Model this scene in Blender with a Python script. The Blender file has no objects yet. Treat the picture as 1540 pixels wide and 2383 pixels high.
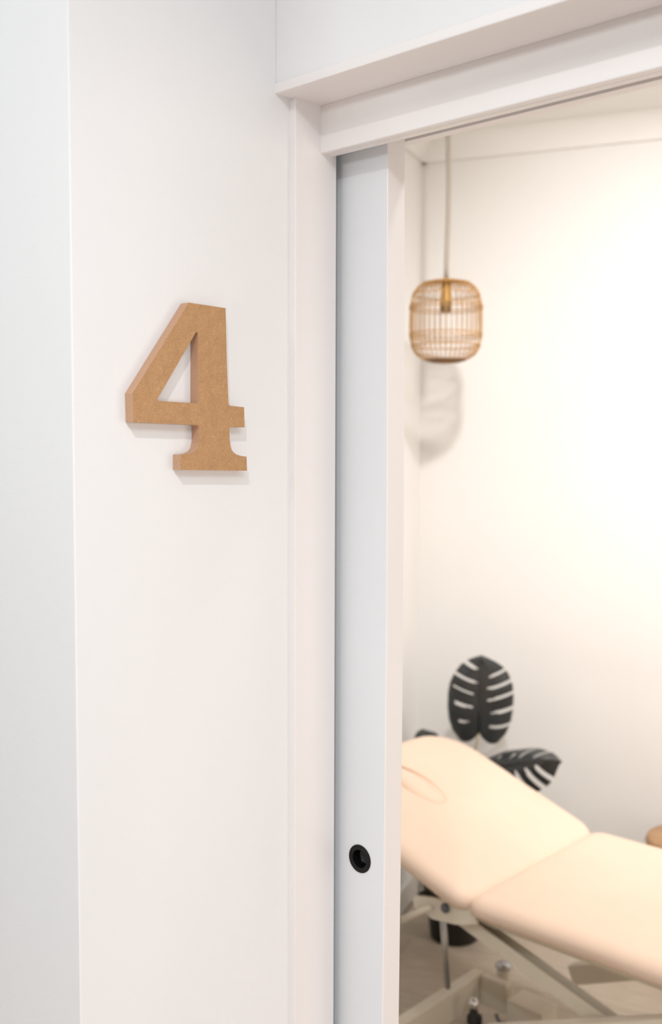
import bpy, bmesh, math, random
from mathutils import Vector, Matrix
random.seed(4)
S = bpy.context.scene
COL = S.collection
H = 1.643                                   # eye height; z values below are relative to the eye unless stated
# ------------------------------------------------------------------ camera
yaw, pitch, roll = math.radians(42.507), math.radians(-3.6915), math.radians(0.1747)
fw = Vector((-math.sin(yaw)*math.cos(pitch), math.cos(yaw)*math.cos(pitch), math.sin(pitch)))
rt = Vector((math.cos(yaw), math.sin(yaw), 0))
up = rt.cross(fw)
r2 = math.cos(roll)*rt + math.sin(roll)*up
u2 = -math.sin(roll)*rt + math.cos(roll)*up
cam = bpy.data.cameras.new('camera'); cam_ob = bpy.data.objects.new('camera', cam); COL.objects.link(cam_ob)
m = Matrix((r2, u2, -fw)).transposed().to_4x4(); m.translation = Vector((0, 0, H)); cam_ob.matrix_world = m
cam.sensor_fit = 'VERTICAL'; cam.sensor_height = 36; cam.lens = 2440.08/2383*36
cam.clip_start = .05
cam.dof.use_dof = True; cam.dof.focus_distance = 1.38; cam.dof.aperture_fstop = 3.6
S.camera = cam_ob
# ------------------------------------------------------------------ world, exposure, lights
S.view_settings.view_transform = 'Standard'; S.view_settings.look = 'None'
S.view_settings.gamma = 1; S.view_settings.exposure = 0; S.view_settings.use_curve_mapping = False
w = bpy.data.worlds.new('world'); S.world = w; w.use_nodes = True
w.node_tree.nodes['Background'].inputs[0].default_value = (.95, .975, 1.0, 1)
w.node_tree.nodes['Background'].inputs[1].default_value = .05
def area(name, loc, to, sx, sy, power, col, spread=180):
    l = bpy.data.lights.new(name, 'AREA'); l.shape = 'RECTANGLE'; l.size = sx; l.size_y = sy
    l.energy = power; l.color = col; l.spread = math.radians(spread)
    o = bpy.data.objects.new(name, l); COL.objects.link(o); o.location = (loc[0], loc[1], loc[2]+H)
    d = Vector((to[0], to[1], to[2]+H)) - o.location
    o.rotation_euler = d.to_track_quat('-Z', 'Y').to_euler(); return o
def spot(name, loc, power, col, cone=150, blend=1, rad=.05, to=None):
    l = bpy.data.lights.new(name, 'SPOT'); l.energy = power; l.color = col
    l.spot_size = math.radians(cone); l.spot_blend = blend; l.shadow_soft_size = rad
    o = bpy.data.objects.new(name, l); COL.objects.link(o); o.location = (loc[0], loc[1], loc[2]+H)
    if to:
        d = Vector((to[0], to[1], to[2]+H)) - o.location
        o.rotation_euler = d.to_track_quat('-Z', 'Y').to_euler()
    return o
spot('corridor_downlight', (-.20, -.02, .985), 44, (1, .995, .99), 165, 1, .018)
area('corridor_side_fill', (2.6, -.3, -.6), (-1, .9, -.6), 1.6, 1.2, 20, (.97, .955, .97))  # added fill from the side for the numeral wall, no window there
area('corridor_end_fill', (-1.2, -2.5, .85), (-1, .9, .3), 2., .3, 33, (.92, .99, 1))  # unseen high fill added to brighten the faces toward the corridor
area('corridor_top_fill', (-1.7, -.3, 1.04), (-1.7, -.3, 0), .9, .9, 9.4, (.88, .97, 1))  # added overhead fill, grazes the top of the left wall
area('corridor_top_fill_b', (.9, -.1, 1.04), (.9, -.1, 0), .9, .9, 26, (.88, .96, 1))  # second added overhead fill, lifts the upper numeral wall
area('corridor_low_fill', (-.1, -2.2, -.8), (-1.2, 2.2, -1.1), 1.4, 1.0, 11, (1, .84, .70))  # added low fill through the doorway, brightens floor and frame under the table
WARM = (1, .965, .945)
spot('room_spotlight_a', (-.72, 1.40, 1.0), 128, WARM, 80, 1, .05, (-1.45, 3.25, 0))
spot('room_fill_spot', (.3, 2.7, 1.0), 48, WARM, 90, 1, .06, (-1.3, 3.3, -.3))  # added fill from the right for the back wall and table
spot('room_downlight', (-.70, 1.45, 1.04), 16, WARM, 165, 1, .05)
area('room_table_fill', (-.9, 2.6, 1.05), (-.9, 2.6, 0), .6, .6, 7.0, WARM, 100)  # fill added over the table to brighten the cushion tops
area('room_side_fill', (1.55, 2.5, -.3), (-2, 2.6, -.4), 1.3, 1.6, 20, (1, .88, .76))  # added warm fill from the right, stands for no known window
# ------------------------------------------------------------------ materials
def mat(name, col, rough=.6, metal=0, noise=0, nscale=40, bump=0, bscale=200, spec=.5, stretch=(1, 1, 1), sub=0):
    m = bpy.data.materials.new(name); m.use_nodes = True; nt = m.node_tree; b = nt.nodes['Principled BSDF']
    b.inputs['Base Color'].default_value = (*col, 1); b.inputs['Roughness'].default_value = rough
    b.inputs['Metallic'].default_value = metal; b.inputs['Specular IOR Level'].default_value = spec
    tc = nt.nodes.new('ShaderNodeTexCoord'); mp = nt.nodes.new('ShaderNodeMapping'); mp.inputs['Scale'].default_value = stretch
    nt.links.new(tc.outputs['Object'], mp.inputs[0])
    if noise:
        n = nt.nodes.new('ShaderNodeTexNoise'); n.inputs['Scale'].default_value = nscale; n.inputs['Detail'].default_value = 5
        nt.links.new(mp.outputs[0], n.inputs[0])
        r = nt.nodes.new('ShaderNodeValToRGB'); r.color_ramp.elements[0].position = .3; r.color_ramp.elements[1].position = .7
        r.color_ramp.elements[0].color = (*[c*(1-noise) for c in col], 1); r.color_ramp.elements[1].color = (*[min(1, c*(1+noise)) for c in col], 1)
        nt.links.new(n.outputs[0], r.inputs[0]); nt.links.new(r.outputs[0], b.inputs['Base Color'])
    if bump:
        n2 = nt.nodes.new('ShaderNodeTexNoise'); n2.inputs['Scale'].default_value = bscale; n2.inputs['Detail'].default_value = 4
        nt.links.new(mp.outputs[0], n2.inputs[0])
        bp = nt.nodes.new('ShaderNodeBump'); bp.inputs['Strength'].default_value = bump; bp.inputs['Distance'].default_value = .002
        nt.links.new(n2.outputs[0], bp.inputs['Height']); nt.links.new(bp.outputs[0], b.inputs['Normal'])
    return m
PAINT = mat('white_wall_paint', (.83, .825, .835), .55, noise=.012, nscale=3, bump=.10, bscale=260, spec=.3)
TRIM = mat('white_trim_paint', (.85, .81, .80), .38, noise=.01, nscale=5, bump=.04, bscale=120, spec=.4)
DOORP = mat('door_face_paint', (.765, .785, .815), .42, noise=.012, nscale=4, bump=.08, bscale=300, spec=.4)
ROOMP = mat('warm_white_room_paint', (.85, .84, .82), .6, noise=.01, nscale=3, bump=.05, bscale=200, spec=.3)
DARKGAP = mat('gap_shade', (.08, .08, .08), .8)  # near black: shade of the door gap and slot put into the colour
BLACK = mat('matt_black_metal', (.007, .007, .007), .5, bump=.03, spec=.22)
BLACKC = mat('black_cup_metal', (.005, .005, .006), .25, spec=.5)
CREAM = mat('cream_vinyl', (.86, .665, .525), .45, noise=.02, nscale=6, bump=.05, bscale=150, spec=.35)
SEAM = mat('tan_vinyl_seam', (.74, .50, .33), .5)
FRAME = mat('ivory_powder_coat', (.87, .80, .67), .4, noise=.02, nscale=10, spec=.4)
STEEL = mat('brushed_steel', (.55, .56, .58), .3, .9, bump=.05)
BOLT = mat('grey_bolt_cap', (.13, .14, .16), .4, .2)
CHROME = mat('chrome', (.8, .8, .8), .12, 1)
RUBBER = mat('black_rubber', (.02, .018, .016), .6)
POT = mat('black_plastic_pot', (.022, .017, .014), .5, bump=.05)
SOIL = mat('potting_soil', (.05, .035, .025), .9, noise=.4, nscale=60, bump=.5)
STEM = mat('pale_stem', (.42, .36, .20), .5, noise=.1, nscale=30)
LEAF = mat('dark_leaf', (.030, .034, .037), .36, noise=.2, nscale=14, spec=.5)
RATTAN = mat('golden_rattan', (.55, .31, .11), .5, noise=.2, nscale=90, spec=.4)
RATTAND = mat('dark_rattan', (.26, .14, .06), .6, noise=.2, nscale=90)
BRASS = mat('amber_brass', (.55, .33, .10), .35, .5)
SOCK = mat('bronze_socket', (.22, .14, .06), .45, .3)
CORD = mat('beige_fabric_cord', (.47, .42, .36), .8, noise=.1, nscale=200)
BULB = mat('frosted_bulb_glass', (.85, .82, .76), .25)
WOOD = mat('honey_timber', (.40, .23, .11), .45, noise=.15, nscale=6, stretch=(2, 2, 12))
PLANK = mat('greige_vinyl_plank', (.58, .495, .395), .42, noise=.12, nscale=5, stretch=(2, 14, 2), bump=.05, spec=.4)
CORRF = mat('corridor_floor_vinyl', (.74, .64, .56), .45, noise=.1, nscale=5, stretch=(2, 14, 2))
GROUT = mat('plank_joint', (.14, .115, .09), .8)
SKIRT = mat('skirting_paint', (.75, .73, .69), .4)

def mdf(name, face):
    m = bpy.data.materials.new(name); m.use_nodes = True; nt = m.node_tree; b = nt.nodes['Principled BSDF']; L = nt.links.new
    b.inputs['Roughness'].default_value = .62; b.inputs['Specular IOR Level'].default_value = .25
    tc = nt.nodes.new('ShaderNodeTexCoord')
    def noise(scale, detail, stretch=(1, 1, 1), rough=.6, dist=0):
        mp = nt.nodes.new('ShaderNodeMapping'); mp.inputs['Scale'].default_value = stretch
        n = nt.nodes.new('ShaderNodeTexNoise'); n.inputs['Scale'].default_value = scale; n.inputs['Detail'].default_value = detail
        n.inputs['Roughness'].default_value = rough; n.inputs['Distortion'].default_value = dist
        L(tc.outputs['Object'], mp.inputs[0]); L(mp.outputs[0], n.inputs[0]); return n.outputs[0]
    def ramp(src, stops):
        r = nt.nodes.new('ShaderNodeValToRGB'); e = r.color_ramp.elements
        e[0].position, e[0].color = stops[0][0], (*stops[0][1], 1); e[1].position, e[1].color = stops[-1][0], (*stops[-1][1], 1)
        for p, c in stops[1:-1]:
            k = e.new(p); k.color = (*c, 1)
        L(src, r.inputs[0]); return r.outputs[0]
    def mix(fac, a, c, mode='MIX'):
        x = nt.nodes.new('ShaderNodeMix'); x.data_type = 'RGBA'; x.blend_type = mode
        for i, v in ((0, fac), (6, a), (7, c)):
            if isinstance(v, (int, float)): x.inputs[i].default_value = v
            elif isinstance(v, tuple): x.inputs[i].default_value = (*v, 1)
            else: L(v, x.inputs[i])
        return x.outputs[2]
    if face:
        base = ramp(noise(1100, 5, rough=.75), [(.30, (.37, .195, .088)), (.5, (.485, .272, .130)), (.70, (.60, .355, .180))])
        cloud = ramp(noise(70, 3), [(.35, (.93, .92, .91)), (.65, (1.05, 1.05, 1.05))])
        c = mix(1.0, base, cloud, 'MULTIPLY')
        for k in range(10):
            ang = math.pi*(k+.35*(k % 3))/10
            r1 = nt.nodes.new('ShaderNodeVectorRotate'); r1.rotation_type = 'X_AXIS'; r1.inputs['Angle'].default_value = ang
            L(tc.outputs['Object'], r1.inputs[0])
            mp = nt.nodes.new('ShaderNodeMapping'); mp.inputs['Scale'].default_value = (1, 1.0, 6.5); mp.inputs['Location'].default_value = (k*3.1, k*1.7, k)
            L(r1.outputs[0], mp.inputs[0])
            n = nt.nodes.new('ShaderNodeTexNoise'); n.inputs['Scale'].default_value = 260; n.inputs['Detail'].default_value = 1; n.inputs['Distortion'].default_value = .9
            L(mp.outputs[0], n.inputs[0])
            pale = k % 5 < 3
            f = ramp(n.outputs[0], [(.685 if pale else .66, (0, 0, 0)), (.73, (1, 1, 1))])
            q = nt.nodes.new('ShaderNodeMath'); q.operation = 'MULTIPLY'; q.inputs[1].default_value = .42 if pale else .5; L(f, q.inputs[0])
            c = mix(q.outputs[0], c, (.82, .56, .31) if pale else (.26, .125, .052))
        v = nt.nodes.new('ShaderNodeTexVoronoi'); v.inputs['Scale'].default_value = 170; L(tc.outputs['Object'], v.inputs[0])
        dk = ramp(v.outputs['Distance'], [(.06, (1, 1, 1)), (.12, (0, 0, 0))])
        mk2 = ramp(noise(60, 1), [(.60, (0, 0, 0)), (.64, (1, 1, 1))])
        dd = mix(1.0, dk, mk2, 'MULTIPLY')
        c = mix(dd, c, (.10, .045, .02))
    else:
        base = ramp(noise(500, 3, (2.5, 1, 1)), [(.3, (.50, .295, .185)), (.7, (.575, .355, .235))])
        c = base
    L(c, b.inputs['Base Color'])
    bp = nt.nodes.new('ShaderNodeBump'); bp.inputs['Strength'].default_value = .12; bp.inputs['Distance'].default_value = .0005
    L(noise(900, 3), bp.inputs['Height']); L(bp.outputs[0], b.inputs['Normal'])
    return m
MDF, MDFE = mdf('mdf_face', True), mdf('mdf_cut_edge', False)

# ------------------------------------------------------------------ helpers
def tag(o, label=None, cat=None, group=None, kind=None):
    if label: o['label'] = label
    if cat: o['category'] = cat
    if group: o['group'] = group
    if kind: o['kind'] = kind
    return o
def link(name, me, mats, parent=None, smooth=False):
    o = bpy.data.objects.new(name, me); COL.objects.link(o)
    if mats is not None and not me.materials:
        for k in (mats if isinstance(mats, (list, tuple)) else [mats]): me.materials.append(k)
    if parent: o.parent = parent; o.matrix_parent_inverse = Matrix.Translation(parent.location).inverted() if parent.type == 'EMPTY' else Matrix()
    if smooth:
        for p in me.polygons: p.use_smooth = True
    return o
def from_bm(name, bm, mats, parent=None, smooth=False):
    bmesh.ops.recalc_face_normals(bm, faces=bm.faces)
    me = bpy.data.meshes.new(name); bm.to_mesh(me); bm.free()
    return link(name, me, mats, parent, smooth)
def empty(name, loc):
    o = bpy.data.objects.new(name, None); COL.objects.link(o); o.location = (loc[0], loc[1], loc[2]+H); o.empty_display_size = .05
    return o
def prism(bm, pts, z0, z1):
    a = [bm.verts.new((p[0], p[1], z0+H)) for p in pts]; b = [bm.verts.new((p[0], p[1], z1+H)) for p in pts]
    n = len(pts); bm.faces.new(a[::-1]); bm.faces.new(b)
    for i in range(n): bm.faces.new((a[i], a[(i+1) % n], b[(i+1) % n], b[i]))
def bx(bm, x0, x1, y0, y1, z0, z1): prism(bm, [(x0, y0), (x1, y0), (x1, y1), (x0, y1)], z0, z1)
def box(name, x0, x1, y0, y1, z0, z1, m, parent=None, bevel=0, seg=2):
    bm = bmesh.new(); bx(bm, x0, x1, y0, y1, z0, z1)
    if bevel: bmesh.ops.bevel(bm, geom=list(bm.edges), offset=bevel, segments=seg, affect='EDGES', profile=.5)
    return from_bm(name, bm, m, parent)
def tube(bm, pts, r, n=8, closed=False):
    """tube along world points (z relative to the eye)"""
    P = [Vector((p[0], p[1], p[2]+H)) for p in pts]; rings = []; N = len(P)
    prev = None
    for i, p in enumerate(P):
        if closed: t = P[(i+1) % N] - P[i-1]
        else: t = P[min(i+1, N-1)] - P[max(i-1, 0)]
        t.normalize()
        if prev is None:
            a = t.orthogonal().normalized()
        else:
            a = (prev - t*prev.dot(t)).normalized()
        prev = a; b = t.cross(a); rr = r[i] if isinstance(r, (list, tuple)) else r
        rings.append([bm.verts.new(p + (a*math.cos(2*math.pi*k/n) + b*math.sin(2*math.pi*k/n))*rr) for k in range(n)])
    M = N if closed else N-1
    for i in range(M):
        A, B = rings[i], rings[(i+1) % N]
        for k in range(n): bm.faces.new((A[k], A[(k+1) % n], B[(k+1) % n], B[k]))
    if not closed: bm.faces.new(rings[0][::-1]); bm.faces.new(rings[-1])
def lathe(bm, c, prof, n=32, axis=Vector((0, 0, 1)), closed_prof=False):
    """profile of (r, h) round an axis through c"""
    axis = axis.normalized(); a = axis.orthogonal().normalized(); b = axis.cross(a); C0 = Vector((c[0], c[1], c[2]+H)); rings = []
    for r, h in prof:
        if r < 1e-6: rings.append([bm.verts.new(C0+axis*h)])
        else: rings.append([bm.verts.new(C0+axis*h+(a*math.cos(2*math.pi*k/n)+b*math.sin(2*math.pi*k/n))*r) for k in range(n)])
    M = len(rings) if closed_prof else len(rings)-1
    for i in range(M):
        A, B = rings[i], rings[(i+1) % len(rings)]
        for k in range(n):
            k2 = (k+1) % n
            if len(A) == 1 and len(B) == 1: continue
            if len(A) == 1: bm.faces.new((A[0], B[k2], B[k]))
            elif len(B) == 1: bm.faces.new((A[k], A[k2], B[0]))
            else: bm.faces.new((A[k], A[k2], B[k2], B[k]))
def beam(bm, p, q, wy, hz):
    """rectangular bar between two points: wy across (world Y-ish), hz the other way"""
    p = Vector((p[0], p[1], p[2]+H)); q = Vector((q[0], q[1], q[2]+H)); d = (q-p).normalized()
    side = Vector((0, 1, 0)) if abs(d.y) < .9 else Vector((1, 0, 0)); side = (side-d*side.dot(d)).normalized(); n = d.cross(side)
    V = [[bm.verts.new(c+side*sy*wy/2+n*sz*hz/2) for sy, sz in ((-1, -1), (1, -1), (1, 1), (-1, 1))] for c in (p, q)]
    bm.faces.new(V[0][::-1]); bm.faces.new(V[1])
    for i in range(4): bm.faces.new((V[0][i], V[0][(i+1) % 4], V[1][(i+1) % 4], V[1][i]))
def struct(o): o['kind'] = 'structure'; return o

# ------------------------------------------------------------------ the setting
ZC, ZF = 1.06, -1.643
XJ = -.990                                   # face of the jamb lining
# wall carrying the numeral (block whose other face turns the corner at the left)
bm = bmesh.new(); bx(bm, -3.0, -1, .667, 1.0894, ZF, ZC+.2)
ed = [e for e in bm.edges if abs(e.verts[0].co.x+1) < 1e-4 and abs(e.verts[1].co.x+1) < 1e-4 and abs(e.verts[0].co.y-.667) < 1e-4 and abs(e.verts[1].co.y-.667) < 1e-4]
bmesh.ops.bevel(bm, geom=ed, offset=.0015, segments=2, affect='EDGES', profile=.5)
struct(from_bm('wall_left', bm, PAINT))
# wall with the doorway, above and right of the opening
XO = -.06
struct(box('wall_front', -1+.0003, XO, .983, 1.0894, .4695, ZC+.2, PAINT))
struct(box('wall_front_right', XO+.0003, 2.2, .983, 1.165, ZF, ZC+.2, PAINT))
struct(box('wall_over_door', -1, XO, 1.0897, 1.165, .4695, ZC+.2, PAINT))
# head lining, fascia boards, jamb
o = struct(box('trim_1', -1.006, XO, .980, 1.0572, .4557, .4692, TRIM, bevel=.0018))
o = struct(box('trim_2', XJ-.004, XO, 1.0572, 1.0688, .3930, .4690, TRIM, bevel=.0022, seg=3))
o = struct(box('trim_3', XJ-.004, XO, 1.0692, 1.0814, .3932, .4690, TRIM, bevel=.0006))
o = struct(box('trim_4', -1.006, XJ, 1.0085, 1.0894, ZF, .4600, TRIM, bevel=.0014, seg=2))
o = struct(box('trim_5', -1.0, XO, 1.148, 1.165, .4136, .4692, TRIM, bevel=.0008))
struct(box('trim_6', XO-.0100, XO-.0002, 1.0085, 1.165, ZF, .3925, TRIM, bevel=.002))
# track in the slot over the door
bm = bmesh.new(); bx(bm, -1.9, XO, 1.098, 1.140, .455, .469)
t = struct(from_bm('trim_7', bm, DARKGAP))
# pocket behind the left wall
struct(box('wall_pocket', -1.62, -1.0, 1.150, 1.165, ZF, .469, DARKGAP))
# treatment room shell
A = Vector((-2.307, 2.988)); d1 = Vector((.938, .346)).normalized(); d2 = Vector((.346, -.938)).normalized()
Bq = A + d1*4.2
Lq = A + d2*1.943
def wall2d(name, p, q, out, th, z0, z1, m):
    bm = bmesh.new(); o = out.normalized()*th
    prism(bm, [p, q, q+o, p+o], z0, z1); return struct(from_bm(name, bm, m))
nb = Vector((-d1.y, d1.x))
wall2d('wall_back', A - d1*.15, Bq + d1*.1, nb, .12, ZF, ZC, ROOMP)
wall2d('wall_inner_left', A, Lq, Vector((-d2.y*-1, d2.x*-1)) * (1 if False else 1), .12, ZF, ZC, ROOMP) if False else wall2d('wall_inner_left', A, Lq, -d1, .12, ZF, ZC, ROOMP)
struct(box('wall_right', 1.60, 1.72, 1.166, Bq.y+.1, ZF, ZC, ROOMP))
struct(box('ceiling', -3.2, 2.4, 1.166, 4.9, ZC, ZC+.06, ROOMP))
struct(box('ceiling_corridor', -3.2, 2.4, -1.5, .98, ZC, ZC+.06, PAINT))
# cove cornice along the back wall and left wall
def cove(name, p, q, inward):
    bm = bmesh.new(); n = 8; R = .075; rows = []
    for pt in (p, q):
        row = []
        for k in range(n+1):
            a = math.pi/2*k/n
            off = R*(1-math.cos(a)); z = ZC - R*(1-math.sin(a)) 
            # concave quarter: starts on the wall R below the ceiling, ends on the ceiling R out
            off = R - R*math.cos(a); z = ZC - R + R*math.sin(a)
            # concave (centre away from the corner)
            row.append(bm.verts.new((pt[0]+inward.x*(.018+off), pt[1]+inward.y*(.018+off), z+H-.0005)))
        row.append(bm.verts.new((pt[0]+inward.x*.0005, pt[1]+inward.y*.0005, ZC+H-.0005)))
        row.append(bm.verts.new((pt[0]+inward.x*.0005, pt[1]+inward.y*.0005, ZC-R+H-.0005)))
        rows.append(row)
    m_ = len(rows[0])
    for k in range(m_): bm.faces.new((rows[0][k], rows[0][(k+1) % m_], rows[1][(k+1) % m_], rows[1][k]))
    bm.faces.new(rows[0][::-1]); bm.faces.new(rows[1])
    return struct(from_bm(name, bm, ROOMP))
cove('trim_8', A, Bq, -nb)
cove('trim_9', A, Lq, d1)
# skirting boards
def skirting(name, p, q, inward):
    bm = bmesh.new(); o1, o2 = inward*.0006, inward*.014
    prism(bm, [p+o1, q+o1, q+o2, p+o2], ZF+.005, ZF+.09); return struct(from_bm(name, bm, SKIRT))
skirting('baseboard_back', A+d1*.02, Bq, -nb)
skirting('baseboard_left', A+d2*.02, Lq-d2*.02, d1)
# floor: base slab and planks laid parallel to the back wall
fl = struct(box('floor', -3.4, 2.6, -1.6, 5.0, ZF-.06, ZF-.0045, GROUT))
struct(box('floor_corridor', -3.4, 2.6, -1.6, 1.150, ZF-.0045, ZF, CORRF))
RP = [A+(d1+d2)*.016, Lq+d1*.016+Vector((0, .01)), Vector((1.58, 1.18)), Vector((1.58, 4.38)), ]
RP = [Vector((v.x, v.y)) for v in RP]
# make sure the far right corner sits on the back wall line
k_ = (1.58-A.x)/d1.x; RP[3] = Vector((1.58, A.y+d1.y*k_-.02))
def clip(poly, rp):
    n = len(rp); out = poly
    area_ = sum(rp[i].x*rp[(i+1) % n].y-rp[(i+1) % n].x*rp[i].y for i in range(n))
    sg = 1 if area_ > 0 else -1
    for i in range(n):
        a, b = rp[i], rp[(i+1) % n]; e = b-a
        f = lambda p: sg*(e.x*(p.y-a.y)-e.y*(p.x-a.x))
        res = []
        for j in range(len(out)):
            p, q = out[j], out[(j+1) % len(out)]; fp, fq = f(p), f(q)
            if fp >= 0: res.append(p)
            if (fp >= 0) != (fq >= 0): res.append(p+(q-p)*(fp/(fp-fq)))
        out = res
        if len(out) < 3: return []
    return out
npk = 0
for i in range(0, 17):
    off = -(i+.0)*.18 + .002
    st = random.uniform(-1.2, 0)
    s = st - .4
    while s < 4.4:
        e = s + 1.22
        q = [A + d1*s - nb*0 + d2*(-off+.0), A + d1*(e-.0016) + d2*(-off), A + d1*(e-.0016) + d2*(-off+.1785), A + d1*s + d2*(-off+.1785)]
        c = clip(q, RP)
        if len(c) >= 3 and (max(v.x for v in c)-min(v.x for v in c)) > .03:
            bm = bmesh.new(); prism(bm, c, ZF-.0045, ZF)
            # local frame along the plank so that the grain runs along it
            cx_, cy_ = sum(v.x for v in c)/len(c), sum(v.y for v in c)/len(c)
            ang = math.atan2(d1.y, d1.x)
            T = Matrix.Translation((cx_, cy_, ZF+H)) @ Matrix.Rotation(ang, 4, 'Z')
            bmesh.ops.transform(bm, matrix=T.inverted(), verts=bm.verts)
            o = from_bm('plank', bm, PLANK, fl); o.matrix_parent_inverse = Matrix(); o.matrix_world = T; npk += 1
        s = e
# ------------------------------------------------------------------ sliding door with flush pull
YD, TD = 1.1035, .0375
lv = [(.455, .8252), (.3723, .8251), (.24, .8243), (.1078, .8234), (-.04, .8227), (-.187, .8222), (-.34, .8224), (-.489, .8228), (-.64, .8235), (-.79, .8244), (-1.2, .827), (-1.633, .830)]
bm = bmesh.new()
rows = []
for z, k in lv:
    xe = -k*YD
    rows.append([bm.verts.new((x, y, z+H)) for x, y in ((-1.80, YD), (xe-.0012, YD), (xe, YD+.0012), (xe, YD+TD-.0012), (xe-.0012, YD+TD), (-1.80, YD+TD))])
for i in range(len(rows)-1):
    for k in range(6): bm.faces.new((rows[i][k], rows[i][(k+1) % 6], rows[i+1][(k+1) % 6], rows[i+1][k]))
bm.faces.new(rows[0]); bm.faces.new(rows[-1][::-1])
door = from_bm('door_1', bm, DOORP)
door.data.materials.append(TRIM)
for p in door.data.polygons:
    if p.normal.x > .5: p.material_index = 1
hc = (-.9503*YD/1.1, YD, -.5865*YD/1.1)
bm = bmesh.new(); lathe(bm, hc, [(0, -.01), (.0152, -.01), (.0152, .016), (0, .016)], 40, Vector((0, 1, 0)))
cut = from_bm('cutter', bm, None)
md = door.modifiers.new('b', 'BOOLEAN'); md.object = cut; md.operation = 'DIFFERENCE'; md.solver = 'EXACT'
dg = bpy.context.evaluated_depsgraph_get(); me2 = bpy.data.meshes.new_from_object(door.evaluated_get(dg))
door.modifiers.clear(); door.data = me2; bpy.data.objects.remove(cut)
struct(door)
bm = bmesh.new()
lathe(bm, hc, [(.0128, .0005), (.0128, -.0014), (.0133, -.0020), (.0192, -.0020), (.0200, -.0012), (.0200, -.0001), (.0148, -.0001), (.0148, .0005)], 48, Vector((0, 1, 0)), True)
hd = from_bm('door_handle', bm, BLACK, door, True)
tag(hd, 'round matt black recessed finger pull')
bm = bmesh.new()
lathe(bm, hc, [(.0128, .0004), (.0124, .006), (.0118, .0125), (.0105, .0138), (0, .0138), (0, .0150), (.0112, .0150), (.0140, .0135), (.0142, .0004)], 40, Vector((0, 1, 0)))
cu = from_bm('handle_cup', bm, BLACKC, None, True); cu.parent = hd

# ------------------------------------------------------------------ numeral 4
F_, CX, CY = 2440.083622894086, 770, 1191.5
def px_on_x(px, py, X):
    v = r2*((px-CX)/F_) - u2*((py-CY)/F_) + fw
    s = X/v.x; return (v.y*s, v.z*s)
def px_on_y(px, py, Y):
    v = r2*((px-CX)/F_) - u2*((py-CY)/F_) + fw
    s = Y/v.y; return Vector((v.x*s, Y, v.z*s))
T4 = .0145
outer = [(765, 170), (1097, 220), (1101, 420), (1108, 700), (1122, 1070), (1124, 1085), (1134, 1095), (1262, 1107), (1267, 1288), (1130, 1285),
         (1131, 1340), (1134, 1400), (1139, 1450), (1150, 1488), (1168, 1512), (1195, 1532), (1235, 1544), (1284, 1550), (1289, 1677), (693, 1669), (692, 1534),
         (740, 1532), (785, 1524), (825, 1505), (848, 1472), (858, 1430), (862, 1370), (861, 1320), (859, 1280), (853, 1270), (842, 1266),
         (270, 1243), (262, 983)]
inner = [(829, 440), (838, 435), (848, 440), (851, 455), (850, 700), (849, 1072), (500, 1051), (489, 1045), (487, 1032), (505, 1000)]
def num_pt(p):
    y, z = px_on_x(240+p[0]/3.85, 660+p[1]/3.85, -1+T4); return y, z
bm = bmesh.new()
fo = [bm.verts.new((-1+T4, *(a := num_pt(p))[:1], a[1]+H)) for p in outer]
fi = [bm.verts.new((-1+T4, *(a := num_pt(p))[:1], a[1]+H)) for p in inner]
eds = [bm.edges.new((fo[i], fo[(i+1) % len(fo)])) for i in range(len(fo))] + [bm.edges.new((fi[i], fi[(i+1) % len(fi)])) for i in range(len(fi))]
bmesh.ops.triangle_fill(bm, use_beauty=True, use_dissolve=False, edges=eds)
fr = list(bm.faces)
ex = bmesh.ops.extrude_face_region(bm, geom=fr)
vs = [g for g in ex['geom'] if isinstance(g, bmesh.types.BMVert)]
for v in vs: v.co.x = -1+.0004
bmesh.ops.recalc_face_normals(bm, faces=bm.faces)
c4 = Vector((-1, .88, .06+H))
bmesh.ops.translate(bm, vec=-c4, verts=bm.verts)
n4 = from_bm('door_numeral', bm, [MDF, MDFE]); n4.location = c4
for p in n4.data.polygons: p.material_index = 0 if abs(p.normal.x) > .8 else 1
tag(n4, 'large raised numeral 4 of brown fibreboard on the white wall beside the sliding door', 'number')

# ------------------------------------------------------------------ pendant lamp
LC = Vector((-1.8765, 2.55, .366))
lamp = empty('pendant_lamp', (LC.x, LC.y, LC.z))
tag(lamp, 'small barrel-shaped golden rattan cage pendant lamp hanging on a pale cord in the room', 'lamp')
prof = [(.040, .117), (.062, .114), (.082, .104), (.096, .086), (.1035, .060), (.106, .030), (.107, -.01), (.1055, -.050), (.100, -.078), (.088, -.098), (.070, -.110), (.050, -.116)]
sm = []
for i in range(len(prof)-1):
    for k in range(2):
        t = k/2; sm.append((prof[i][0]*(1-t)+prof[i+1][0]*t, prof[i][1]*(1-t)+prof[i+1][1]*t))
sm.append(prof[-1])
NR = 40
bm = bmesh.new(); tube(bm, [(r, 0, h-H) for r, h in sm], .0014, 5)
o0 = from_bm('rib', bm, RATTAN, lamp, True); o0.matrix_parent_inverse = Matrix()
for k in range(1, NR):
    c = o0.copy(); COL.objects.link(c); c.rotation_euler.z = 2*math.pi*k/NR
def ring(name, r, z, th, m, n=40):
    bm = bmesh.new(); tube(bm, [(LC.x+r*math.cos(2*math.pi*k/n), LC.y+r*math.sin(2*math.pi*k/n), LC.z+z) for k in range(n)], th, 6, True)
    return from_bm(name, bm, m, lamp, True)
for r, z, th in ((.1050, .046, .0017), (.1072, .036, .0015), (.1068, -.036, .0017), (.1062, -.047, .0015), (.1015, -.072, .0017), (.099, .078, .0015), (.070, .112, .0018)):
    ring('ring', r+.001, z, th, RATTAN)
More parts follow.
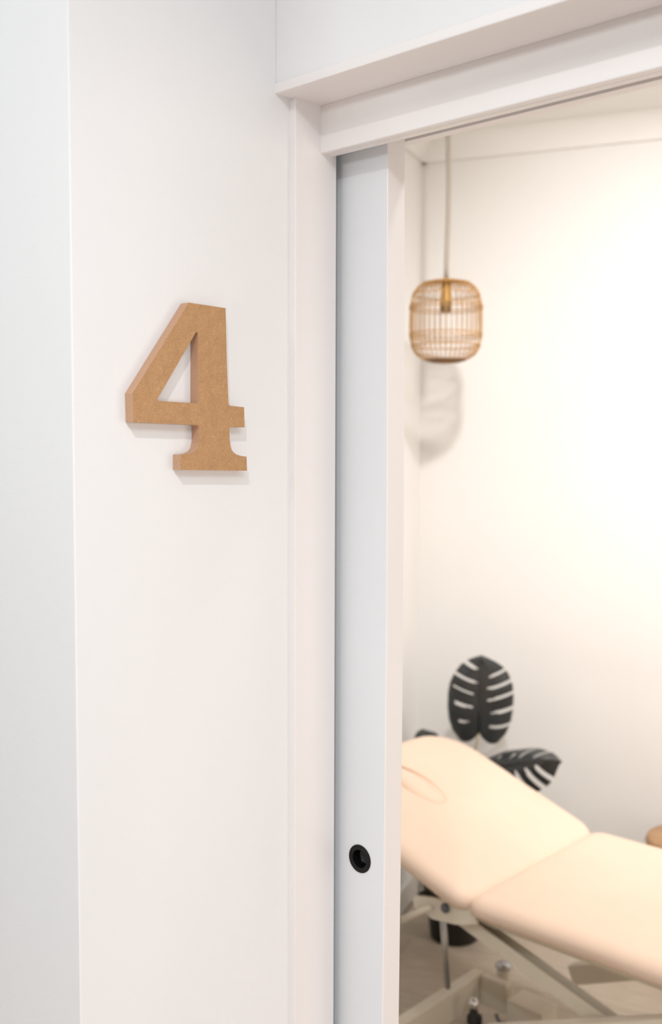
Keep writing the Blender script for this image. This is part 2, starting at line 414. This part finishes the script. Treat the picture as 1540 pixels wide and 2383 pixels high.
def zig(r0, z0, r1, z1, n=60):
    bm = bmesh.new(); pts = []
    for k in range(n):
        r, z = (r0, z0) if k % 2 == 0 else (r1, z1); a = 2*math.pi*k/n
        pts.append((LC.x+r*math.cos(a), LC.y+r*math.sin(a), LC.z+z))
    tube(bm, pts, .0010, 4, True); return from_bm('woven_band', bm, RATTAN, lamp)
zig(.1085, .047, .1085, .036); zig(.1082, -.036, .1075, -.047); zig(.1025, -.066, .098, -.080); zig(.101, .072, .096, .086)
bm = bmesh.new()
for r, z in ((.052, -.116), (.046, -.118), (.040, -.1195), (.034, -.120), (.028, -.1205), (.022, -.121), (.060, -.114)):
    tube(bm, [(LC.x+r*math.cos(2*math.pi*k/32), LC.y+r*math.sin(2*math.pi*k/32), LC.z+z) for k in range(32)], .0026, 6, True)
from_bm('coiled_base', bm, RATTAND, lamp, True)
bm = bmesh.new()
for r, z in ((.040, .118), (.034, .119), (.028, .120), (.022, .1205)):
    tube(bm, [(LC.x+r*math.cos(2*math.pi*k/32), LC.y+r*math.sin(2*math.pi*k/32), LC.z+z) for k in range(32)], .0026, 6, True)
for k in range(4):
    a = math.pi*k/2; tube(bm, [(LC.x+.042*math.cos(a), LC.y+.042*math.sin(a), LC.z+.118), (LC.x+.008*math.cos(a), LC.y+.008*math.sin(a), LC.z+.118)], .0022, 5)
from_bm('coiled_top', bm, RATTAN, lamp, True)
bm = bmesh.new(); lathe(bm, LC+Vector((0, 0, 0)), [(0, .128), (.006, .127), (.013, .115), (.0145, .085), (.0155, .062), (.0155, .055), (0, .055)], 24)
from_bm('lamp_holder', bm, BRASS, lamp, True)
bm = bmesh.new(); lathe(bm, LC, [(0, .0545), (.017, .0545), (.018, .050), (.018, .030), (.016, .027), (0, .027)], 24)
from_bm('lamp_socket', bm, SOCK, lamp, True)
bm = bmesh.new(); cp = []
for k in range(15):
    t = k/14; z = LC.z+.128 + t*(ZC-.03-LC.z-.128)
    cp.append((LC.x + .006*math.sin(t*5.2)*t + .006*t, LC.y + .004*math.sin(t*4)*t, z))
tube(bm, cp, .0075, 10); cord = from_bm('cord', bm, CORD, lamp, True)
bm = bmesh.new(); e_ = cp[-1]; lathe(bm, (e_[0], e_[1], ZC), [(0, -.032), (.02, -.032), (.045, -.024), (.05, -.004), (.05, -.0005), (0, -.0005)], 28)
from_bm('ceiling_rose', bm, TRIM, lamp, True)

# ------------------------------------------------------------------ treatment table
tb = empty('treatment_table', (-1.2, 2.34, ZF))
tag(tb, 'cream padded treatment table with raised head section on an ivory metal lifting frame', 'table')
def cushion(name, L, W, T, rc_, re, puff, mat_, nc=8, ne=8):
    rc0, rc1 = rc_ if isinstance(rc_, tuple) else (rc_, rc_)
    """local: x 0..L, y -W/2..W/2, top around z=0"""
    bm = bmesh.new(); rings = []
    def outline(ins, z):
        pts = []
        for (cx_, cy_, a0, rc) in ((L-rc1, W/2-rc1, 0, rc1), (rc0, W/2-rc0, 90, rc0), (rc0, -W/2+rc0, 180, rc0), (L-rc1, -W/2+rc1, 270, rc1)):
            rr = max(rc-ins, 0)
            sx = 1 if a0 in (0, 270) else -1; sy = 1 if a0 in (0, 90) else -1
            ex = max(ins-rc, 0)
            for k in range(nc+1):
                a = math.radians(a0+90*k/nc)
                pts.append((cx_-sx*ex+rr*math.cos(a)*1, cy_-sy*ex+rr*math.sin(a), z))
        return pts
    prof = []
    for k in range(ne+1):                     # lower round
        a = math.pi/2*k/ne; prof.append((.040*(1-math.sin(a)), -T + .022*(1-math.cos(a))))
    for k in range(ne+1):                     # upper round, softer
        a = math.pi/2*k/ne; prof.append((re*1.5*(1-math.cos(a)), -re + re*math.sin(a)))
    last = prof[-1]
    for k in range(1, 7):
        t = k/7; ins = last[0] + t*(W/2*.98-last[0]); prof.append((ins, puff*math.sin(math.pi/2*t)))
    for ins, z in prof: rings.append([bm.verts.new(p) for p in outline(ins, z)])
    n = len(rings[0])
    for i in range(len(rings)-1):
        for k in range(n): bm.faces.new((rings[i][k], rings[i][(k+1) % n], rings[i+1][(k+1) % n], rings[i+1][k]))
    bm.faces.new(rings[0][::-1]); bm.faces.new(rings[-1])
    bmesh.ops.remove_doubles(bm, verts=bm.verts, dist=1e-5)
    bmesh.ops.recalc_face_normals(bm, faces=bm.faces)
    me = bpy.data.meshes.new(name); bm.to_mesh(me); bm.free()
    return link(name, me, mat_, None, True)
def place(o, M, parent=tb):
    o.parent = parent; o.matrix_parent_inverse = Matrix.Translation(parent.location).inverted() if parent.type == 'EMPTY' else Matrix()
    o.matrix_basis = M
ZT = -1.093
seat = cushion('seat_cushion', 1.25, .65, .054, .050, .030, .008, CREAM)
place(seat, Matrix.Translation((-1.436, 2.366, ZT+H)))
TH = math.radians(20)
head = cushion('head_cushion', .602, .66, .053, (.075, .145), .028, .008, CREAM)
# local x runs from the hinge toward the head end
Mh = Matrix.Translation((-1.405, 2.36, ZT+H-.008)) @ Matrix(((-math.cos(TH), 0, math.sin(TH)*1, 0), (0, -1, 0, 0), (math.sin(TH), 0, math.cos(TH), 0), (0, 0, 0, 1)))
place(head, Mh)
# cover of the breathing hole
HX, HY = .403, .050
bm = bmesh.new(); n = 48; ra, rb = .097, .048
for k in range(n): pass
tube(bm, [(HX+ra*math.cos(2*math.pi*k/n), HY+rb*math.sin(2*math.pi*k/n), .0062-H) for k in range(n)], .0026, 6, True)
rg = from_bm('hole_seam', bm, SEAM, None, True); rg.parent = head
tag(rg, 'oval tan seam of the breathing hole')
bm = bmesh.new(); R0 = []
for ins, z in ((.008, .004), (.012, .0085), (.03, .0095)):
    R0.append([bm.verts.new((HX+(ra-ins)*math.cos(2*math.pi*k/n), HY+(rb-ins)*math.sin(2*math.pi*k/n), z)) for k in range(n)])
for i in range(2):
    for k in range(n): bm.faces.new((R0[i][k], R0[i][(k+1) % n], R0[i+1][(k+1) % n], R0[i+1][k]))
bm.faces.new(R0[2]); pl = from_bm('hole_plug', bm, CREAM, None, True); pl.parent = head
def part(name, bm, m, smooth=False, parent=tb): return from_bm(name, bm, m, parent, smooth)
# carrying frame under the seat
for y in (2.13, 2.59):
    bm = bmesh.new(); beam(bm, (-1.46, y, ZT-.0745), (-.25, y, ZT-.0745), .03, .030); part('side_rail', bm, FRAME)
for x in (-1.30, -.9, -.35):
    bm = bmesh.new(); beam(bm, (x, 2.146, ZT-.0745), (x, 2.574, ZT-.0745), .03, .028); part('cross_rail', bm, FRAME)
# hinge plates
def plate(y0, y1):
    bm = bmesh.new()
    pts = [(lambda v: (v.x, v.z))(px_on_y(a_, b_, 2.066)) for a_, b_ in ((962, 2090), (968, 2084), (990, 2086), (1050, 2096), (1098, 2106), (1112, 2150), (1062, 2151), (1006, 2137), (990, 2122), (966, 2112))]
    a = [bm.verts.new((p[0], y0, p[1]+H)) for p in pts]; b = [bm.verts.new((p[0], y1, p[1]+H)) for p in pts]
    bm.faces.new(a); bm.faces.new(b[::-1])
    for i in range(len(pts)): bm.faces.new((a[i], b[i], b[(i+1) % len(pts)], a[(i+1) % len(pts)]))
    return part('hinge_plate', bm, FRAME)
pl1 = plate(2.062, 2.070); plate(2.63, 2.638)
bm = bmesh.new(); _b = px_on_y(1037, 2113, 2.0618); lathe(bm, tuple(_b), [(0, -.008), (.009, -.008), (.012, -.005), (.012, 0), (0, 0)], 20, Vector((0, 1, 0)))
bo = part('bolt', bm, BOLT, True); tag(bo, 'blue-grey bolt cap on the hinge plate')
# head section frame
def hpt(x, y, z): v = Mh @ Vector((x, y, z)); return (v.x, v.y, v.z-H)
for y in (.20, -.20):
    bm = bmesh.new(); beam(bm, hpt(.08, y, -.074), hpt(.56, y, -.074), .03, .03); part('head_rail', bm, FRAME)
bm = bmesh.new(); tube(bm, [tuple(px_on_y(a_, b_, 2.05)) for a_, b_ in ((1004, 2110), (985, 2118), (938, 2140))], [.007, .008, .010], 10); lv_ = part('release_lever', bm, FRAME, True)
bm = bmesh.new(); lathe(bm, tuple(px_on_y(990, 2082, 2.085)), [(0, -.012), (.012, -.012), (.012, .02), (0, .02)], 14, Vector((0, 1, 0))); part('lever_mount', bm, RUBBER, True)
# gas strut
bm = bmesh.new(); tube(bm, [tuple(px_on_y(1031, 2140, 2.085)), tuple(px_on_y(1041, 2296, 2.22))], .0085, 14); gs = part('gas_strut', bm, STEEL, True); tag(gs, 'thin grey steel rod')
# lifting arms (crossing)
for y, w_ in ((2.105, .022), (2.53, .022)):
    bm = bmesh.new(); P0_, P1_ = (-1.487, -1.184), (-.95, -1.345)
    beam(bm, (P0_[0], y, P0_[1]), (P1_[0], y, P1_[1]), .004, .036)
    beam(bm, (P0_[0], y+.032, P0_[1]), (P1_[0], y+.032, P1_[1]), .004, .036)
    beam(bm, (P0_[0], y+.016, P0_[1]-.016), (P1_[0], y+.016, P1_[1]-.016), .028, .004)
    part('lifting_arm', bm, FRAME)
for y in (2.075, 2.49):
    bm = bmesh.new(); beam(bm, (-1.38, y, -1.436), (-.62, y, -1.105), .035, .050); part('cross_arm', bm, FRAME)
# base: left cross rail, long rails
ZB = -1.50
def rail(x0, x1, y0, y1, nm='base_rail'):
    o = box(nm, x0, x1, y0, y1, ZB-.085, ZB, FRAME, tb, bevel=.004); return o
rail(-1.670, -1.634, 2.02, 2.44)
rail(-1.633, -1.545, 2.412, 2.44)
rail(-1.633, -.60, 2.02, 2.048)
box('base_bracket', -1.51, -1.40, 2.36, 2.44, ZB-.085, ZB-.006, FRAME, tb, bevel=.003)
box('base_rail', -1.399, -.60, 2.38, 2.41, ZB-.14, ZB-.06, FRAME, tb, bevel=.003)
bm = bmesh.new(); lathe(bm, (-1.595, 2.475, ZB), [(0, -.10), (.019, -.10), (.019, .012), (0, .012)], 20); part('foot_post', bm, FRAME, True)
bm = bmesh.new(); lathe(bm, (-1.595, 2.475, ZB+.0125), [(0, 0), (.023, 0), (.024, .005), (.021, .010), (0, .012)], 20); o = part('foot_cap', bm, STEEL, True)
for x, y in ((-1.648, 2.07), (-1.648, 2.41), (-.62, 2.035), (-.62, 2.395)):
    bm = bmesh.new(); lathe(bm, (x, y, ZF), [(0, 0), (.022, 0), (.022, .018), (.010, .022), (.008, .060), (0, .060)], 16); part('levelling_foot', bm, RUBBER, True)
# adjusting knob and bolts inside the base
bm = bmesh.new(); lathe(bm, (-1.578, 2.30, -1.53), [(0, 0), (.012, 0), (.016, .008), (.016, .018), (.009, .026), (0, .028)], 16); o = part('adjusting_knob', bm, CHROME, True)
bm = bmesh.new(); lathe(bm, (-1.578, 2.30, ZF), [(0, 0), (.024, 0), (.024, .05), (.010, .06), (.010, .11), (0, .11)], 16); part('knob_stem', bm, RUBBER, True)
bm = bmesh.new(); lathe(bm, (-1.46, 2.33, -1.545), [(0, -.008), (.009, -.008), (.009, .004), (0, .004)], 12, Vector((.2, 1, 0))); part('bolt', bm, BOLT, True)
bm = bmesh.new(); tube(bm, [(-1.53, 2.34, -1.545), (-1.52, 2.335, -1.556), (-1.505, 2.33, -1.558), (-1.49, 2.325, -1.550)], .005, 8); part('clip', bm, BOLT, True)

# ------------------------------------------------------------------ potted plant
PC = (-2.0, 2.80)
plant = empty('potted_plant', (PC[0], PC[1], ZF))
tag(plant, 'dark split-leaved plant in a black pot behind the head of the treatment table', 'plant')
bm = bmesh.new(); lathe(bm, (PC[0], PC[1], ZF), [(0, 0), (.075, 0), (.080, .004), (.100, .165), (.108, .166), (.108, .185), (.101, .185), (.098, .160), (0, .155)], 36)
part('pot', bm, POT, True, plant)
bm = bmesh.new(); lathe(bm, (PC[0], PC[1], ZF), [(0, .160), (.096, .160), (.096, .165), (0, .172)], 24); part('soil', bm, SOIL, True, plant)
def leaf(base, tip, across, W, slits_r, slits_l, bend=.02, droop=.0, wr=1., wl=1., sharp=False):
    """base, tip: world points (relative z); across: direction of the right half"""
    B = Vector(base); T_ = Vector(tip); L = (T_-B).length; ya = (T_-B).normalized()
    xa = Vector(across); xa = (xa-ya*xa.dot(ya)).normalized(); za = xa.cross(ya)
    bm = bmesh.new(); NT, NS = 84, 9
    TB = [(0, .66), (.05, .82), (.14, .95), (.25, 1.0), (.38, 1.0), (.52, .95), (.66, .82), (.78, .64), (.88, .42), (.95, .20), (1, 0)]
    if sharp: TB = TB[:6] + [(.66, .76), (.78, .56), (.86, .34), (.93, .13), (1, 0)]
    def width(t):
        for a, b in zip(TB, TB[1:]):
            if t <= b[0]: return W/2*(a[1]+(b[1]-a[1])*(t-a[0])/(b[0]-a[0]))
        return 0
    for side, slits, ws in ((1, slits_r, wr), (-1, slits_l, wl)):
        grid = []
        for i in range(NT+1):
            t = i/NT; wv = width(t)*ws; row = []
            for j in range(NS+1):
                s = j/NS
                # lateral lines sweep: backwards near the base (lobes), forwards at the tip
                y = t*L + L*(-.085*max(0, math.sin(math.pi*s))**.6*(1-t)**6 + (-.12*(1-t)**3 + .52*t*(1-t)**1.1)*s**1.2)
                x = side*s*wv
                z = -bend*s*s + .006*math.sin(math.pi*s)*1 - droop*t*t + .004*math.sin(14*t+side)*s
                p = B + ya*y + xa*x + za*z
                row.append(bm.verts.new((p.x, p.y, p.z+H)))
            grid.append(row)
        for i in range(NT):
            t = (i+.5)/NT
            for j in range(NS):
                s = (j+.5)/NS; skip = False
                for (tc, hw, s0, s1) in slits:
                    if s0 < s < s1 and abs(t-tc) < hw*.80*min(1, .45+ (s-s0)*2.2): skip = True
                if not skip: bm.faces.new((grid[i][j], grid[i][j+1], grid[i+1][j+1], grid[i+1][j]))
    bmesh.ops.remove_doubles(bm, verts=bm.verts, dist=.0004)
    for v in [v for v in bm.verts if not v.link_faces]: bm.verts.remove(v)
    o = from_bm('leaf', bm, LEAF, plant, True)
    sd = o.modifiers.new('s', 'SOLIDIFY'); sd.thickness = .0008
    bm = bmesh.new(); tube(bm, [tuple(B + ya*(t*L) + za*(.004-droop*t*t)) for t in (0, .3, .6, .95)], [.0030, .0025, .0018, .0008], 6)
    r = from_bm('midrib', bm, LEAF, None, True); r.parent = o
    return o
scr_r = rt.copy(); scr_u = Vector((0, 0, 1)); tocam = -fw
lb, lt = px_on_y(1114, 1704, 2.84), px_on_y(1121, 1530, 2.80)
lf1 = leaf(lb, lt, (rt*1.0+tocam*.12), .205,
     [(.13, .020, .35, 2), (.27, .019, .32, 2), (.43, .024, .24, 2), (.58, .022, .20, 2), (.73, .024, .30, 2)],
     [(.17, .018, .35, .72), (.33, .022, .22, .80), (.50, .018, .25, .90), (.66, .024, .15, 2), (.84, .030, .25, 2)], wr=1.06, wl=1.02, bend=.02)
lb2, lt2 = px_on_y(1118, 1790, 2.80), px_on_y(1282, 1767, 2.74)
leaf(lb2, lt2, (scr_u*-.85+tocam*.5), .19,
     [(.22, .020, .25, .9), (.36, .022, .2, .95), (.50, .030, .22, 2), (.64, .034, .2, 2), (.78, .038, .22, 2)],
     [(.25, .018, .4, .7), (.40, .018, .35, .7), (.54, .020, .3, 2), (.74, .024, .3, 2)], bend=.05, droop=-.0, wr=.95, wl=.62, sharp=True)
lb3, lt3 = px_on_y(1012, 1800, 2.88), px_on_y(982, 1708, 2.80)
leaf(lb3, lt3, (rt*1.0+tocam*.2), .11, [(.5, .03, .3, 2)], [(.5, .03, .3, 2)], bend=.03)
def stem(p, q, b):
    P, Q, M_ = Vector(p), Vector(q), Vector(b); bm = bmesh.new()
    tube(bm, [tuple(P*(1-t)**2 + M_*2*t*(1-t) + Q*t*t) for t in [k/10 for k in range(11)]], [.0055-.0025*k/10 for k in range(11)], 8)
    return from_bm('stem', bm, STEM, plant, True)
s0 = (PC[0], PC[1], ZF+.165)
stem((PC[0]+.01, PC[1], ZF+.165), lb, px_on_y(1092, 1800, 2.84))
stem((PC[0]-.01, PC[1], ZF+.165), lb2, (lb2.x-.06, lb2.y, lb2.z-.15))
stem((PC[0], PC[1]-.01, ZF+.165), lb3, (lb3.x, lb3.y, lb3.z-.2))

# ------------------------------------------------------------------ round timber stool behind the table
SC = (-1.304, 3.102)
st = empty('round_stool', (SC[0], SC[1], ZF))
tag(st, 'round honey-coloured timber stool behind the treatment table by the wall', 'stool')
bm = bmesh.new(); lathe(bm, (SC[0], SC[1], ZF), [(0, .393), (.138, .393), (.152, .401), (.155, .413), (.150, .425), (.138, .430), (0, .430)], 40); part('seat', bm, WOOD, True, st)
for k in range(4):
    a = math.radians(12+90*k); bm = bmesh.new()
    tube(bm, [(SC[0]+.095*math.cos(a), SC[1]+.095*math.sin(a), ZF+.394), (SC[0]+.125*math.cos(a), SC[1]+.125*math.sin(a), ZF+.001)], [.018, .013], 12)
    part('leg', bm, WOOD, True, st)
print('planks', npk)
